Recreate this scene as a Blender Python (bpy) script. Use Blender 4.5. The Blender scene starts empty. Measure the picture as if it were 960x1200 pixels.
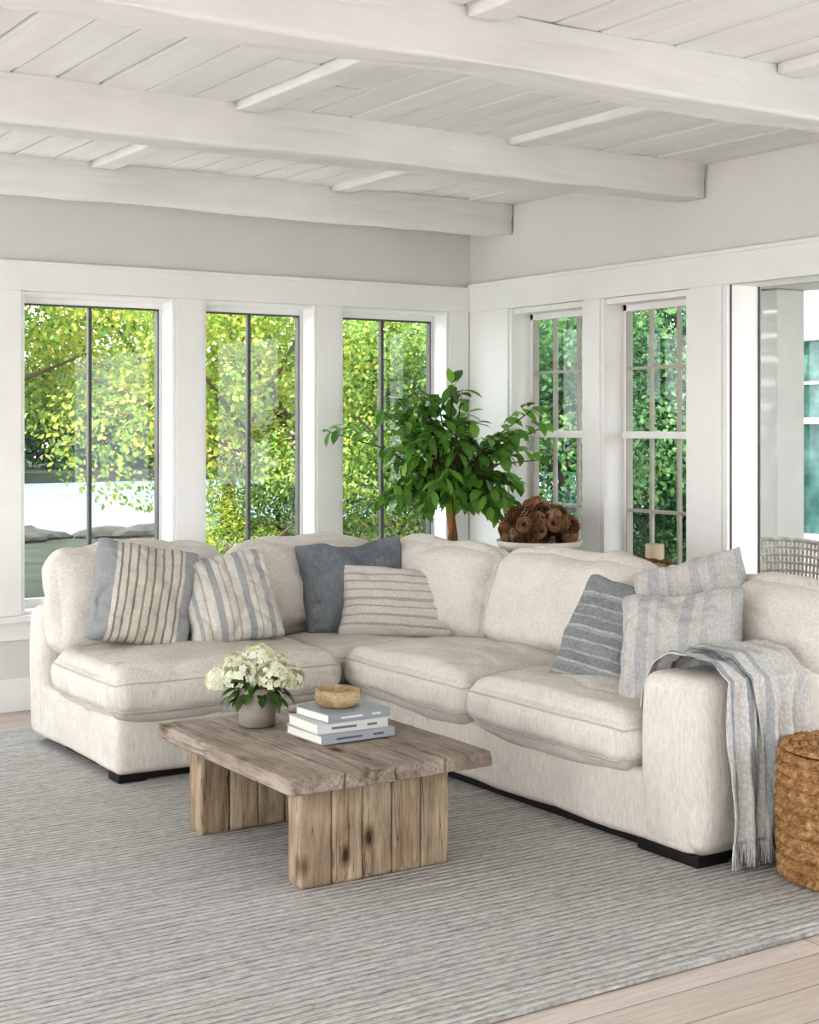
import bpy, bmesh, math, random
from mathutils import Vector, Matrix, noise
random.seed(7)
S=bpy.context.scene
COL=S.collection

# ---------------------------------------------------------------- materials
def newmat(name):
    m=bpy.data.materials.new(name); m.use_nodes=True
    nt=m.node_tree; b=nt.nodes['Principled BSDF']
    return m,nt,b
def L(nt,a,b): nt.links.new(a,b)
def rgb(h):
    h=h.lstrip('#'); v=[int(h[i:i+2],16)/255 for i in (0,2,4)]
    return tuple([(x/12.92 if x<=0.04045 else ((x+0.055)/1.055)**2.4) for x in v]+[1])
def coords(nt,kind='Object',scale=(1,1,1),rot=(0,0,0)):
    tc=nt.nodes.new('ShaderNodeTexCoord'); mp=nt.nodes.new('ShaderNodeMapping')
    mp.inputs['Scale'].default_value=scale; mp.inputs['Rotation'].default_value=rot
    L(nt,tc.outputs[kind],mp.inputs['Vector']); return mp.outputs['Vector']
def noisetex(nt,vec,scale,detail=4,rough=.55,dist=0):
    n=nt.nodes.new('ShaderNodeTexNoise'); n.inputs['Scale'].default_value=scale
    n.inputs['Detail'].default_value=detail; n.inputs['Roughness'].default_value=rough
    n.inputs['Distortion'].default_value=dist
    L(nt,vec,n.inputs['Vector']); return n.outputs['Fac']
def ramp(nt,fac,stops,interp='LINEAR'):
    r=nt.nodes.new('ShaderNodeValToRGB'); r.color_ramp.interpolation=interp
    e=r.color_ramp.elements
    while len(e)<len(stops): e.new(0.5)
    for i,(p,c) in enumerate(stops):
        e[i].position=p; e[i].color=c
    L(nt,fac,r.inputs['Fac']); return r.outputs['Color']
def mixc(nt,fac,a,b,mode='MIX'):
    m=nt.nodes.new('ShaderNodeMix'); m.data_type='RGBA'; m.blend_type=mode
    if isinstance(fac,(int,float)): m.inputs[0].default_value=fac
    else: L(nt,fac,m.inputs[0])
    for s,v in ((m.inputs[6],a),(m.inputs[7],b)):
        if isinstance(v,tuple): s.default_value=v
        else: L(nt,v,s)
    return m.outputs[2]
def bump(nt,b,h,strength=.3,dist=.01,prev=None):
    n=nt.nodes.new('ShaderNodeBump'); n.inputs['Strength'].default_value=strength
    n.inputs['Distance'].default_value=dist; L(nt,h,n.inputs['Height'])
    if prev is not None: L(nt,prev,n.inputs['Normal'])
    L(nt,n.outputs['Normal'],b.inputs['Normal']); return n.outputs['Normal']

def simple(name,c1,c2=None,rough=.5,nscale=5,bscale=None,bstr=.2,stretch=(1,1,1),metal=0,spec=None):
    m,nt,b=newmat(name); b.inputs['Roughness'].default_value=rough; b.inputs['Metallic'].default_value=metal
    if spec is not None: b.inputs['Specular IOR Level'].default_value=spec
    v=coords(nt,'Object',stretch)
    n=noisetex(nt,v,nscale)
    c=ramp(nt,n,[(.3,rgb(c1)),(.7,rgb(c2 or c1))]); L(nt,c,b.inputs['Base Color'])
    if bscale: bump(nt,b,noisetex(nt,v,bscale),bstr,.01)
    return m

def fabric(name,c1,c2,stretch=(1,1,1),bstr=.5,weave=1.0,slub=.3):
    m,nt,b=newmat(name); b.inputs['Roughness'].default_value=1
    b.inputs['Specular IOR Level'].default_value=.0
    v=coords(nt,'Object')
    n=noisetex(nt,v,6,3); fine=noisetex(nt,coords(nt,'Object',stretch),110*weave,3,.7)
    c=ramp(nt,n,[(.3,rgb(c1)),(.7,rgb(c2))])
    c=mixc(nt,slub,c,ramp(nt,fine,[(.32,(.45,.44,.43,1)),(.6,(1,1,1,1))]),'MULTIPLY')
    L(nt,c,b.inputs['Base Color'])
    p=bump(nt,b,fine,bstr,.003)
    p=bump(nt,b,noisetex(nt,v,7,3,.5,.8),.18,.02,p)
    bump(nt,b,noisetex(nt,coords(nt,'Object',(1,1,.22)),26,3,.6,1.0),.45,.008,p)
    return m

def striped(name,axis,size,stops,bg_noise=.25,bandbump=0.3):
    m,nt,b=newmat(name); b.inputs['Roughness'].default_value=1
    b.inputs['Specular IOR Level'].default_value=.05
    tc=nt.nodes.new('ShaderNodeTexCoord'); sp=nt.nodes.new('ShaderNodeSeparateXYZ'); L(nt,tc.outputs['Object'],sp.inputs[0])
    nz=noisetex(nt,tc.outputs['Object'],14,2)
    ad=nt.nodes.new('ShaderNodeMath'); ad.operation='MULTIPLY_ADD'; L(nt,nz,ad.inputs[0]); ad.inputs[1].default_value=.006; L(nt,sp.outputs[axis],ad.inputs[2])
    mr=nt.nodes.new('ShaderNodeMapRange'); L(nt,ad.outputs[0],mr.inputs[0]); mr.inputs[1].default_value=-size/2; mr.inputs[2].default_value=size/2
    c=ramp(nt,mr.outputs[0],[(p,rgb(h)) for p,h in stops],'CONSTANT')
    fine=noisetex(nt,coords(nt,'Object',(50,220,60) if axis==1 else (220,50,60)),1.6,3)
    fine2=noisetex(nt,coords(nt,'Object'),120,3)
    c=mixc(nt,bg_noise,c,ramp(nt,fine,[(.35,(.3,.3,.31,1)),(.65,(1,1,1,1))]),'MULTIPLY')
    c=mixc(nt,.2,c,ramp(nt,fine2,[(.3,(.4,.4,.4,1)),(.7,(1,1,1,1))]),'MULTIPLY')
    L(nt,c,b.inputs['Base Color'])
    p=bump(nt,b,fine2,.4,.003); p=bump(nt,b,noisetex(nt,coords(nt,'Object'),9,3,.6,.5),.4,.025,p)
    bump(nt,b,c,bandbump,.004,p)
    return m

M={}
M['trim']=simple('trim_white_paint','#f2f1f0','#edecea',.45,3,30,.04)
M['wall']=simple('wall_paint_grey','#e0deda','#dbd9d5',.8,2,60,.05)
M['ceil']=simple('ceiling_white_plank_paint','#eeedec','#e1e0df',.55,2,14,.14,(5,.5,1))
M['beam']=simple('beam_white_paint','#eae9e8','#dbdad9',.6,2,9,.4,(.6,2,2))
M['gap']=simple('plank_gap_dark','#201e1c','#171615',.9)
M['black']=simple('black_plinth','#0d0c0c','#171514',.5)
M['mull']=simple('window_bronze_bar','#4b4b48','#5a5955',.4)
M['muntin']=simple('muntin_taupe_paint','#b9b5ab','#a8a49a',.5)
M['linen']=fabric('sofa_linen','#dfd9d1','#d5cfc7',(1,1,.2))
M['pipe']=fabric('sofa_piping','#cbc5bc','#c1bab1')
M['bluegrey']=fabric('blue_grey_linen','#8b8f93','#747980',(1,.3,1),.6,.7,.45)

def floor_mat():
    m,nt,b=newmat('whitewashed_oak_boards'); b.inputs['Roughness'].default_value=.45
    v=coords(nt,'Object',(1,1,1))
    br=nt.nodes.new('ShaderNodeTexBrick'); L(nt,v,br.inputs['Vector'])
    br.inputs['Color1'].default_value=rgb('#d6ccc4'); br.inputs['Color2'].default_value=rgb('#c9beb5'); br.inputs['Mortar'].default_value=rgb('#988d84')
    br.inputs['Scale'].default_value=1; br.inputs['Brick Width'].default_value=2.2; br.inputs['Row Height'].default_value=.16; br.inputs['Mortar Size'].default_value=.003
    g=noisetex(nt,coords(nt,'Object',(1.5,22,1)),3,6,.6,.4)
    c=mixc(nt,.5,br.outputs['Color'],ramp(nt,g,[(.3,rgb('#c0b5ab')),(.7,(1,1,1,1))]),'MULTIPLY')
    L(nt,c,b.inputs['Base Color']); bump(nt,b,br.outputs['Fac'],-.3,.004); return m
M['floor']=floor_mat()
def rug_mat():
    m,nt,b=newmat('ribbed_wool_rug'); b.inputs['Roughness'].default_value=1; b.inputs['Specular IOR Level'].default_value=.05
    v=coords(nt,'Object')
    wob=noisetex(nt,coords(nt,'Object',(2.0,5,1)),3,5,.6)
    sp=nt.nodes.new('ShaderNodeSeparateXYZ'); L(nt,v,sp.inputs[0])
    a=nt.nodes.new('ShaderNodeMath'); a.operation='MULTIPLY_ADD'; L(nt,wob,a.inputs[0]); a.inputs[1].default_value=.032; L(nt,sp.outputs[1],a.inputs[2])
    s=nt.nodes.new('ShaderNodeMath'); s.operation='MULTIPLY'; s.inputs[1].default_value=2*math.pi/.032; L(nt,a.outputs[0],s.inputs[0])
    si=nt.nodes.new('ShaderNodeMath'); si.operation='SINE'; L(nt,s.outputs[0],si.inputs[0])
    si2=nt.nodes.new('ShaderNodeMapRange'); si2.inputs[1].default_value=-1; si2.inputs[2].default_value=1; L(nt,si.outputs[0],si2.inputs[0])
    big=noisetex(nt,coords(nt,'Object',(.8,7,1)),3,5,.65)
    streak=noisetex(nt,coords(nt,'Object',(10,34,1)),2.2,5,.75)
    c=ramp(nt,big,[(.32,rgb('#d0cdc8')),(.5,rgb('#dedbd6')),(.7,rgb('#e8e5e1'))])
    c=mixc(nt,.42,c,ramp(nt,streak,[(.38,rgb('#8c8b8a')),(.53,(1,1,1,1))]),'MULTIPLY')
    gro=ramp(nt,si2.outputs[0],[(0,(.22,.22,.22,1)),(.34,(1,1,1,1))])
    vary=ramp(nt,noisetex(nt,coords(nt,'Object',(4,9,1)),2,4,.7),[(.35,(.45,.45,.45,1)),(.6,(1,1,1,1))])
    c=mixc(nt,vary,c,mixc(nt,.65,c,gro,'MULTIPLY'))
    L(nt,c,b.inputs['Base Color'])
    p=bump(nt,b,si2.outputs[0],.9,.013)
    bump(nt,b,noisetex(nt,coords(nt,'Object',(26,45,1)),3,4,.7),.8,.013,p)
    return m
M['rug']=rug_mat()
def wood_mat(name,along,c=('#6d5642','#8f7861','#a8937c'),rough=.8,cracks=True,k2=.45):
    m,nt,b=newmat(name); b.inputs['Roughness'].default_value=rough; b.inputs['Specular IOR Level'].default_value=.25
    st={'x':(1.2,14,14),'y':(14,1.2,14),'z':(14,14,1.2)}[along]
    g=noisetex(nt,coords(nt,'Object',st),1.3,6,.6,1.2)
    g2=noisetex(nt,coords(nt,'Object',tuple(s*3 for s in st)),2.5,5,.75)
    big=noisetex(nt,coords(nt,'Object'),5,3,.55)
    col=ramp(nt,g,[(.28,rgb(c[0])),(.46,rgb(c[1])),(.68,rgb(c[2]))])
    col=mixc(nt,k2,col,ramp(nt,g2,[(.36,(.36,.34,.33,1)),(.56,(1,1,1,1))]),'MULTIPLY')
    col=mixc(nt,.5,col,ramp(nt,big,[(.35,(.5,.49,.48,1)),(.62,(1,1,1,1))]),'MULTIPLY')
    if cracks:
        tc=nt.nodes.new('ShaderNodeTexCoord'); sp=nt.nodes.new('ShaderNodeSeparateXYZ'); L(nt,tc.outputs['Object'],sp.inputs[0])
        wn=nt.nodes.new('ShaderNodeTexWhiteNoise'); wn.noise_dimensions='1D'
        q=nt.nodes.new('ShaderNodeMath'); q.operation='SNAP'; q.inputs[1].default_value=.114 if along=='z' else .1925
        of=nt.nodes.new('ShaderNodeMath'); of.operation='ADD'; of.inputs[1].default_value=-2.26 if along=='z' else -2.17
        L(nt,sp.outputs[0],of.inputs[0]); L(nt,of.outputs[0],q.inputs[0]); L(nt,q.outputs[0],wn.inputs['W'])
        col=mixc(nt,1,col,ramp(nt,wn.outputs['Value'],[(0,(.72,.70,.68,1)),(1,(1.0,1.0,1.0,1))]),'MULTIPLY')
        vo=nt.nodes.new('ShaderNodeTexVoronoi'); vo.inputs['Scale'].default_value=1
        kst={'y':(11,4.5,11),'z':(11,8,5.5)}[along]
        L(nt,coords(nt,'Object',kst),vo.inputs['Vector'])
        kn=ramp(nt,vo.outputs['Distance'],[(.09,(.06,.04,.03,1)),(.15,(.42,.34,.26,1)),(.3,(1,1,1,1))])
        gate=ramp(nt,noisetex(nt,coords(nt,'Object'),3.1,1),[(.5,(0,0,0,1)),(.56,(1,1,1,1))])
        col=mixc(nt,gate,col,mixc(nt,.9,col,kn,'MULTIPLY'))
        cr=noisetex(nt,coords(nt,'Object',tuple(s*.7 if s<2 else s*1.2 for s in st)),1.1,3,.5,.3)
        ck=ramp(nt,cr,[(.493,(1,1,1,1)),(.5,(.12,.09,.07,1)),(.507,(1,1,1,1))])
        col=mixc(nt,.8,col,ck,'MULTIPLY')
    L(nt,col,b.inputs['Base Color'])
    p=bump(nt,b,g2,.5,.004); bump(nt,b,g,.5,.008,p)
    return m
M['wood_y']=wood_mat('reclaimed_wood_top','y',('#95877b','#b1a398','#c6b9ae'))
M['wood_z']=wood_mat('reclaimed_wood_leg','z',('#927e67','#b7a28a','#cebda6'))
M['walnut']=wood_mat('console_oak','y',('#8b6e52','#a3876a','#b99d80'),.6,False)
def glass_mat():
    m=bpy.data.materials.new('window_glass'); m.use_nodes=True; nt=m.node_tree; nt.nodes.clear()
    o=nt.nodes.new('ShaderNodeOutputMaterial'); mx=nt.nodes.new('ShaderNodeMixShader'); t=nt.nodes.new('ShaderNodeBsdfTransparent'); g=nt.nodes.new('ShaderNodeBsdfGlossy')
    t.inputs[0].default_value=(.97,.99,.98,1); g.inputs['Roughness'].default_value=.02; g.inputs['Color'].default_value=(.9,.95,.95,1)
    lw=nt.nodes.new('ShaderNodeLayerWeight'); lw.inputs[0].default_value=.5
    pw=nt.nodes.new('ShaderNodeMath'); pw.operation='POWER'; pw.inputs[1].default_value=5; L(nt,lw.outputs['Facing'],pw.inputs[0])
    ma=nt.nodes.new('ShaderNodeMath'); ma.operation='MULTIPLY_ADD'; L(nt,pw.outputs[0],ma.inputs[0]); ma.inputs[1].default_value=.9; ma.inputs[2].default_value=.045
    L(nt,ma.outputs[0],mx.inputs[0]); L(nt,t.outputs[0],mx.inputs[1]); L(nt,g.outputs[0],mx.inputs[2]); L(nt,mx.outputs[0],o.inputs[0]); return m
M['glass']=glass_mat()
M['tealglass']=simple('teal_glass','#2c5f58','#7fa9a0',.08,5)
def leaf_mat(name,trans=.5,rough=.5):
    m=bpy.data.materials.new(name); m.use_nodes=True; nt=m.node_tree; nt.nodes.clear()
    o=nt.nodes.new('ShaderNodeOutputMaterial'); at=nt.nodes.new('ShaderNodeAttribute'); at.attribute_name='leafcol'
    p=nt.nodes.new('ShaderNodeBsdfPrincipled'); p.inputs['Roughness'].default_value=rough; L(nt,at.outputs['Color'],p.inputs['Base Color'])
    t=nt.nodes.new('ShaderNodeBsdfTranslucent'); L(nt,at.outputs['Color'],t.inputs['Color'])
    mx=nt.nodes.new('ShaderNodeMixShader'); mx.inputs[0].default_value=trans
    L(nt,p.outputs[0],mx.inputs[1]); L(nt,t.outputs[0],mx.inputs[2]); L(nt,mx.outputs[0],o.inputs[0]); return m
M['leaf']=leaf_mat('tree_leaf',.5,.6)
M['pleaf']=leaf_mat('house_plant_leaf',.3,.35)
M['petal']=leaf_mat('hydrangea_petal',.3,.7)
M['bark']=simple('bark','#6b5a48','#4d4034',.9,8,20,.6,(3,3,.6))
M['trunk']=simple('plant_trunk','#b5825a','#8b5e3d',.8,8,20,.6,(3,3,.6))
M['ceramic']=simple('grey_glazed_ceramic','#9f978d','#857d74',.35,6,12,.1)
M['white_ceramic']=simple('white_ceramic','#e6e2db','#d8d3ca',.4)

# ---------------------------------------------------------------- mesh helpers
def add_box(bm,x0,x1,y0,y1,z0,z1):
    vs=[bm.verts.new(p) for p in ((x0,y0,z0),(x1,y0,z0),(x1,y1,z0),(x0,y1,z0),(x0,y0,z1),(x1,y0,z1),(x1,y1,z1),(x0,y1,z1))]
    for f in ((0,3,2,1),(4,5,6,7),(0,1,5,4),(1,2,6,5),(2,3,7,6),(3,0,4,7)): bm.faces.new([vs[i] for i in f])
def obj_from_bm(name,bm,mat,smooth=False,bevel=0):
    me=bpy.data.meshes.new(name); bm.normal_update(); bm.to_mesh(me); bm.free()
    o=bpy.data.objects.new(name,me); COL.objects.link(o)
    for m in (mat if isinstance(mat,(list,tuple)) else [mat]): me.materials.append(m)
    if smooth:
        for p in me.polygons: p.use_smooth=True
    if bevel:
        md=o.modifiers.new('bevel','BEVEL'); md.width=bevel; md.segments=2; md.limit_method='ANGLE'
    return o
def boxes(name,lst,mat,bevel=.003):
    bm=bmesh.new()
    for b in lst: add_box(bm,*b)
    return obj_from_bm(name,bm,mat,False,bevel)
def group(name,parts,loc=None):
    e=bpy.data.objects.new(name,None); COL.objects.link(e); e.empty_display_size=.1
    if loc is None:
        pts=[o.matrix_world@Vector(c) for o in parts for c in o.bound_box]
        loc=Vector((sum(p.x for p in pts)/len(pts),sum(p.y for p in pts)/len(pts),min(p.z for p in pts)))
    e.location=loc
    inv=Matrix.Translation(loc).inverted()
    for o in parts:
        o.parent=e; o.matrix_parent_inverse=inv
    return e
def meshobj(name,verts,faces,mat,smooth=True,cols=None):
    me=bpy.data.meshes.new(name); me.from_pydata(verts,[],faces); me.update()
    o=bpy.data.objects.new(name,me); COL.objects.link(o)
    me.materials.append(mat)
    if smooth: me.polygons.foreach_set('use_smooth',[True]*len(me.polygons))
    if cols:
        a=me.color_attributes.new('leafcol','FLOAT_COLOR','POINT')
        flat=[]
        for c in cols: flat.extend(c)
        a.data.foreach_set('color',flat)
    return o
def fbm(p,o=3):
    return noise.fractal(p,1.0,2.0,o)
def frame(center,yaw,tilt=0,roll=0):
    y=math.radians(yaw); t=math.radians(tilt)
    n=Vector((math.cos(y)*math.cos(t),math.sin(y)*math.cos(t),math.sin(t)))
    up=Vector((-math.cos(y)*math.sin(t),-math.sin(y)*math.sin(t),math.cos(t)))
    r=up.cross(n)
    m=Matrix((r,up,n)).transposed().to_4x4()
    return Matrix.Translation(center)@m@Matrix.Rotation(math.radians(roll),4,'Z')

def sb_point(p,h,r,crown,sidebulge,wr,seed,wscale,cre=.45):
    a,b,c=h; x,y,z=p[0]*a,p[1]*b,p[2]*c
    q=Vector((max(-a+r,min(a-r,x)),max(-b+r,min(b-r,y)),max(-c+r,min(c-r,z))))
    d=Vector((x,y,z))-q
    n=d.normalized() if d.length>1e-6 else Vector((0,0,1))
    s=q+n*r
    fx=max(0,1-(x/a)**2); fy=max(0,1-(y/b)**2); fz=max(0,1-(z/c)**2)
    s.z+=n.z*abs(n.z)*crown*(fx*fy)**.5
    s.x+=n.x*abs(n.x)*sidebulge*fz*(.4+.6*fy)
    s.y+=n.y*abs(n.y)*sidebulge*fz*(.4+.6*fx)
    if wr:
        pp=Vector((s.x*wscale[0]+seed*3.7,s.y*wscale[1]+seed,s.z*wscale[2]))
        f=wr*fbm(pp,2)
        rg=1-abs(noise.noise(pp*1.4+Vector((9,seed,2))))*3.2
        f-=wr*cre*max(0,rg)**3
        s+=n*f
    return s
def soft_box(name,center,half,r,mat,n=30,crown=0,side=0,wr=.004,seed=0,wscale=(4,4,4),mw=None,even=False,post=None,pipes=False):
    bm=bmesh.new(); bmesh.ops.create_cube(bm,size=2)
    bmesh.ops.subdivide_edges(bm,edges=bm.edges[:],cuts=n,use_grid_fill=True)
    def rm(t):
        return t if even else (.45*t+.55*math.sin(t*math.pi/2))
    for v in bm.verts:
        p=[rm(t) for t in v.co]
        s=sb_point(p,half,r,crown,side,wr,seed,wscale)
        if post: s=post(s)
        v.co=s
    o=obj_from_bm(name,bm,mat,True)
    o.matrix_world=mw if mw is not None else Matrix.Translation(center)
    out=[o]
    if pipes:
        for zz in pipes:
            cu=bpy.data.curves.new(name+'_piping','CURVE'); cu.dimensions='3D'; cu.bevel_depth=.0038; cu.bevel_resolution=2
            pts=[]
            N=36
            for k in range(4*N):
                sd,t=divmod(k,N); t=-1+2*t/N
                p=[(t,-1),(1,t),(-t,1),(-1,-t)][sd]
                p=[p[0],p[1],zz]
                s=sb_point(p,half,r,crown,side,wr,seed,wscale)
                if post: s=post(s)
                pts.append(s)
            sp=cu.splines.new('POLY'); sp.points.add(len(pts)-1)
            for i,s in enumerate(pts): sp.points[i].co=(s.x,s.y,s.z,1)
            sp.use_cyclic_u=True
            co=bpy.data.objects.new(name+'_piping',cu); COL.objects.link(co); cu.materials.append(M['pipe'])
            co.matrix_world=o.matrix_world.copy(); out.append(co)
    return out if pipes else o

def pillow(name,w,h,t,mat,mw,seed=0,wr=.009,pinch=.07,chop=0):
    n=50; V=[];F=[];idx={}
    for side in (1,-1):
        for i in range(n+1):
            for j in range(n+1):
                u=-1+2*i/n; v=-1+2*j/n
                u=math.sin(u*math.pi/2)*.5+u*.5; v=math.sin(v*math.pi/2)*.5+v*.5
                edge=(i in(0,n) or j in(0,n))
                if side==-1 and edge: idx[(side,i,j)]=idx[(1,i,j)]; continue
                ed=.010*noise.noise(Vector((u*3+seed,v*3,seed)))
                cq=1-.045*(u*u*v*v)**3
                x=w/2*u*(1-pinch*(1-v*v))*cq+ed; y=h/2*v*(1-pinch*(1-u*u))*cq+ed
                f=max(0,(1-u**2)*(1-v**2))
                z=t/2*(f**.38)*(1-.2*v)
                wv=fbm(Vector((u*2.2+seed*5,v*2.2+side*3,seed)),3)*wr*1.6
                rg=1-abs(noise.noise(Vector((u*1.6+seed*2,v*1.6+seed,side*2))))*2.4
                wv-=max(0,rg)**4*wr*1.2
                ang=math.atan2(v,u); rad=math.sqrt(u*u+v*v)
                g=math.sin(ang*14+seed)*.35*wr*max(0,rad-.45)*2
                z=z+(wv+g)*min(1,f*6)
                if chop: y-=chop*math.exp(-(u*2.2)**2)*max(0,v)**2
                bend=fbm(Vector((u*.9+seed,v*.9,seed*2)),2)*.02
                idx[(side,i,j)]=len(V); V.append((x,y,side*z+bend))
    for side in (1,-1):
        for i in range(n):
            for j in range(n):
                f=[idx[(side,i,j)],idx[(side,i+1,j)],idx[(side,i+1,j+1)],idx[(side,i,j+1)]]
                if side==-1: f.reverse()
                F.append(f)
    o=meshobj(name,V,F,mat); o.matrix_world=mw
    return o
def lathe(name,prof,mat,loc,n=48,jit=0):
    V=[];F=[]
    for k,(r,z) in enumerate(prof):
        for i in range(n):
            a=2*math.pi*i/n; rr=r
            if jit: rr+=jit*fbm(Vector((math.cos(a)*1.5,math.sin(a)*1.5,z*8)),2)
            V.append((rr*math.cos(a),rr*math.sin(a),z))
    for k in range(len(prof)-1):
        for i in range(n):
            j=(i+1)%n; F.append((k*n+i,k*n+j,(k+1)*n+j,(k+1)*n+i))
    F.append(list(range(n))[::-1]); F.append([ (len(prof)-1)*n+i for i in range(n)])
    o=meshobj(name,V,F,mat); o.location=loc
    bpy.context.view_layer.update()
    return o
def tube(name,paths,mat):
    cu=bpy.data.curves.new(name,'CURVE'); cu.dimensions='3D'; cu.bevel_depth=1; cu.bevel_resolution=3
    for P in paths:
        sp=cu.splines.new('POLY'); sp.points.add(len(P)-1)
        for i,(p,r) in enumerate(P):
            sp.points[i].co=(p[0],p[1],p[2],1); sp.points[i].radius=r
    cu.use_fill_caps=True
    cu.materials.append(mat)
    o=bpy.data.objects.new(name,cu); COL.objects.link(o); return o

# ---------------------------------------------------------------- ROOM SHELL
YB=7.6; XR=5.38; XL=-1.6; YF=-2.2; TH=.2; ZC=2.83
floor=boxes('floor',[(XL,XR+TH,YF,YB+TH,-.12,0)],M['floor'],0)

def wall_x(name,yy0,yy1,x0,x1,openings,mat,z1=ZC+.1):
    L_=[]; x=x0
    for a,b,za,zb in sorted(openings):
        L_.append((x,a,yy0,yy1,0,z1)); 
        if za>0: L_.append((a,b,yy0,yy1,0,za))
        L_.append((a,b,yy0,yy1,zb,z1)); x=b
    L_.append((x,x1,yy0,yy1,0,z1)); return boxes(name,L_,mat,0)
def wall_y(name,xx0,xx1,y0,y1,openings,mat,z1=ZC+.1):
    L_=[]; y=y0
    for a,b,za,zb in sorted(openings):
        L_.append((xx0,xx1,y,a,0,z1))
        if za>0: L_.append((xx0,xx1,a,b,0,za))
        L_.append((xx0,xx1,a,b,zb,z1)); y=b
    L_.append((xx0,xx1,y,y1,0,z1)); return boxes(name,L_,mat,0)
ZS=.5; ZH=2.2
backO=[(-1.3,-.5,ZS,ZH),(-.35,.3,ZS,ZH),(.4,1.27,ZS,ZH),(1.44,2.31,ZS,ZH),(2.49,3.36,ZS,ZH),(3.53,4.26,ZS,ZH),(4.42,5.2,ZS,ZH)]
rightO=[(6.45,7.17,.6,ZH),(5.61,6.32,.6,ZH),(3.75,5.38,0,ZH+.04)]
wall_x('wall_back',YB,YB+TH,XL,XR+TH,backO,M['wall'])
wall_y('wall_right',XR,XR+TH,YF,YB,rightO+[(.3,2.8,0,ZH)],M['wall'])
wall_y('wall_left',XL-TH,XL,YF,YB,[(-1.6,1.4,.0,2.5),(1.8,4.4,0,2.5),(4.8,7.2,0,2.5)],M['wall'])  # unseen wall; its big openings are added to let sky light in
wall_x('wall_front',YF-TH,YF,XL-TH,XR+TH,[(-1.0,1.2,.9,2.2),(2.4,4.6,.9,2.2)],M['wall'])  # unseen wall behind camera; added openings kept small to limit frontal light

tb=[]
T=.028
tb.append((XL,XR,YB-T,YB,ZH,2.345)); tb.append((XL,XR,YB-T-.012,YB,2.335,2.355))
prev=XL
for a,b,za,zb in backO:
    tb.append((prev,a,YB-T,YB,ZS-.0,ZH)); prev=b
tb.append((prev,XR-.03,YB-T,YB,ZS,ZH))
tb.append((XL,XR,YB-.05,YB,ZS-.035,ZS)); tb.append((XL,XR,YB-.02,YB,ZS-.13,ZS-.035))
boxes('trim_1',tb,M['trim'],.003)
tr=[]
tr.append((XR-T,XR,YF,YB-T,ZH+.0,2.365)); tr.append((XR-T-.012,XR,YF,YB-T,2.355,2.375))
tr.append((XR-T,XR,7.17,YB-T,0,ZH)); tr.append((XR-T,XR,6.32,6.45,0,ZH)); tr.append((XR-T,XR,5.38,5.61,0,ZH)); tr.append((XR-T,XR,3.6,3.75,0,ZH))
for a,b in ((6.45,7.17),(5.61,6.32)): tr.append((XR-.05,XR,a,b,.565,.6))
boxes('trim_2',tr,M['trim'],.003)
boxes('baseboard_back',[(XL,XR,YB-.022,YB,0,.17)],M['trim'],.004)
boxes('baseboard_right',[(XR-.05,XR-T,5.38,YB-T,0,.17)],M['trim'],.004)

def pane(name,pts):
    return meshobj(name,pts,[(0,1,2,3)],M['glass'],False)
def window_back(k,a,b):
    y0,y1=YB+.13,YB+.17; f=.035; e=.001
    fr=[(a+e,a+f,y0,y1,ZS+e,ZH-e),(b-f,b-e,y0,y1,ZS+e,ZH-e),(a+f,b-f,y0,y1,ZS+e,ZS+f+.03),(a+f,b-f,y0,y1,ZH-f-.02,ZH-e)]
    fr+=[(a+e,a+.018,YB-.02,y0,ZS+e,ZH-e),(b-.018,b-e,YB-.02,y0,ZS+e,ZH-e),(a+.018,b-.018,YB,y0,ZH-.018,ZH-e),(a+.018,b-.018,YB,y0,ZS+e,ZS+.018)]
    fo=boxes('frame',fr,M['trim'],.003)
    m=(a+b)/2
    mu=boxes('mullion',[(m-.010,m+.010,y0+.005,y1-.005,ZS+f+.03,ZH-f-.02),(a+f,a+f+.008,y0-.004,y1,ZS+f,ZH-f-.02),(b-f-.008,b-f,y0-.004,y1,ZS+f,ZH-f-.02),(a+f,b-f,y0-.004,y1,ZH-f-.028,ZH-f-.02)],M['mull'],.001)
    y=YB+.15
    gl=pane('glass_pane',[(a+f,y,ZS+f),(b-f,y,ZS+f),(b-f,y,ZH-f),(a+f,y,ZH-f)])
    group('window_%d'%k,[fo,mu,gl])
for i,(a,b,_,_) in enumerate(backO): window_back(i+1,a,b)
def window_right(k,a,b):
    x0,x1=XR+.12,XR+.16; e=.001; zs=.6; zm=1.44
    fr=[(XR-.02,x1+.02,a+e,a+.03,zs+e,ZH-e),(XR-.02,x1+.02,b-.03,b-e,zs+e,ZH-e),(XR,x1+.02,a+.03,b-.03,ZH-.035,ZH-e),(XR,x1+.02,a+.03,b-.03,zs+e,zs+.03)]
    fr.append((x0-.01,x1,a+.03,b-.03,zm-.02,zm+.02))
    A=a+.03;B=b-.03
    fr+=[(x0,x1,A,A+.03,zs,ZH-.03),(x0,x1,B-.03,B,zs,ZH-.03),(x0,x1,A,B,ZH-.07,ZH-.03),(x0,x1,A,B,zs+.03,zs+.08)]
    fo=boxes('frame',fr,M['trim'],.003)
    w=B-A; mu=[]
    for q in (1/3,2/3): mu.append((x0+.008,x1-.008,A+w*q-.009,A+w*q+.009,zs+.08,ZH-.07))
    for z in (1.81,1.02): mu.append((x0+.009,x1-.009,A+.03,B-.03,z-.009,z+.009))
    mu+= [(x0-.004,x1,A+.03,A+.038,zs+.08,ZH-.07),(x0-.004,x1,B-.038,B-.03,zs+.08,ZH-.07)]
    mo=boxes('muntins',mu,M['muntin'],.002)
    x=x0+.02
    gl=pane('glass_pane',[(x,A+.02,zs+.05),(x,B-.02,zs+.05),(x,B-.02,ZH-.05),(x,A+.02,ZH-.05)])
    group('window_%d'%k,[fo,mo,gl])
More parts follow.
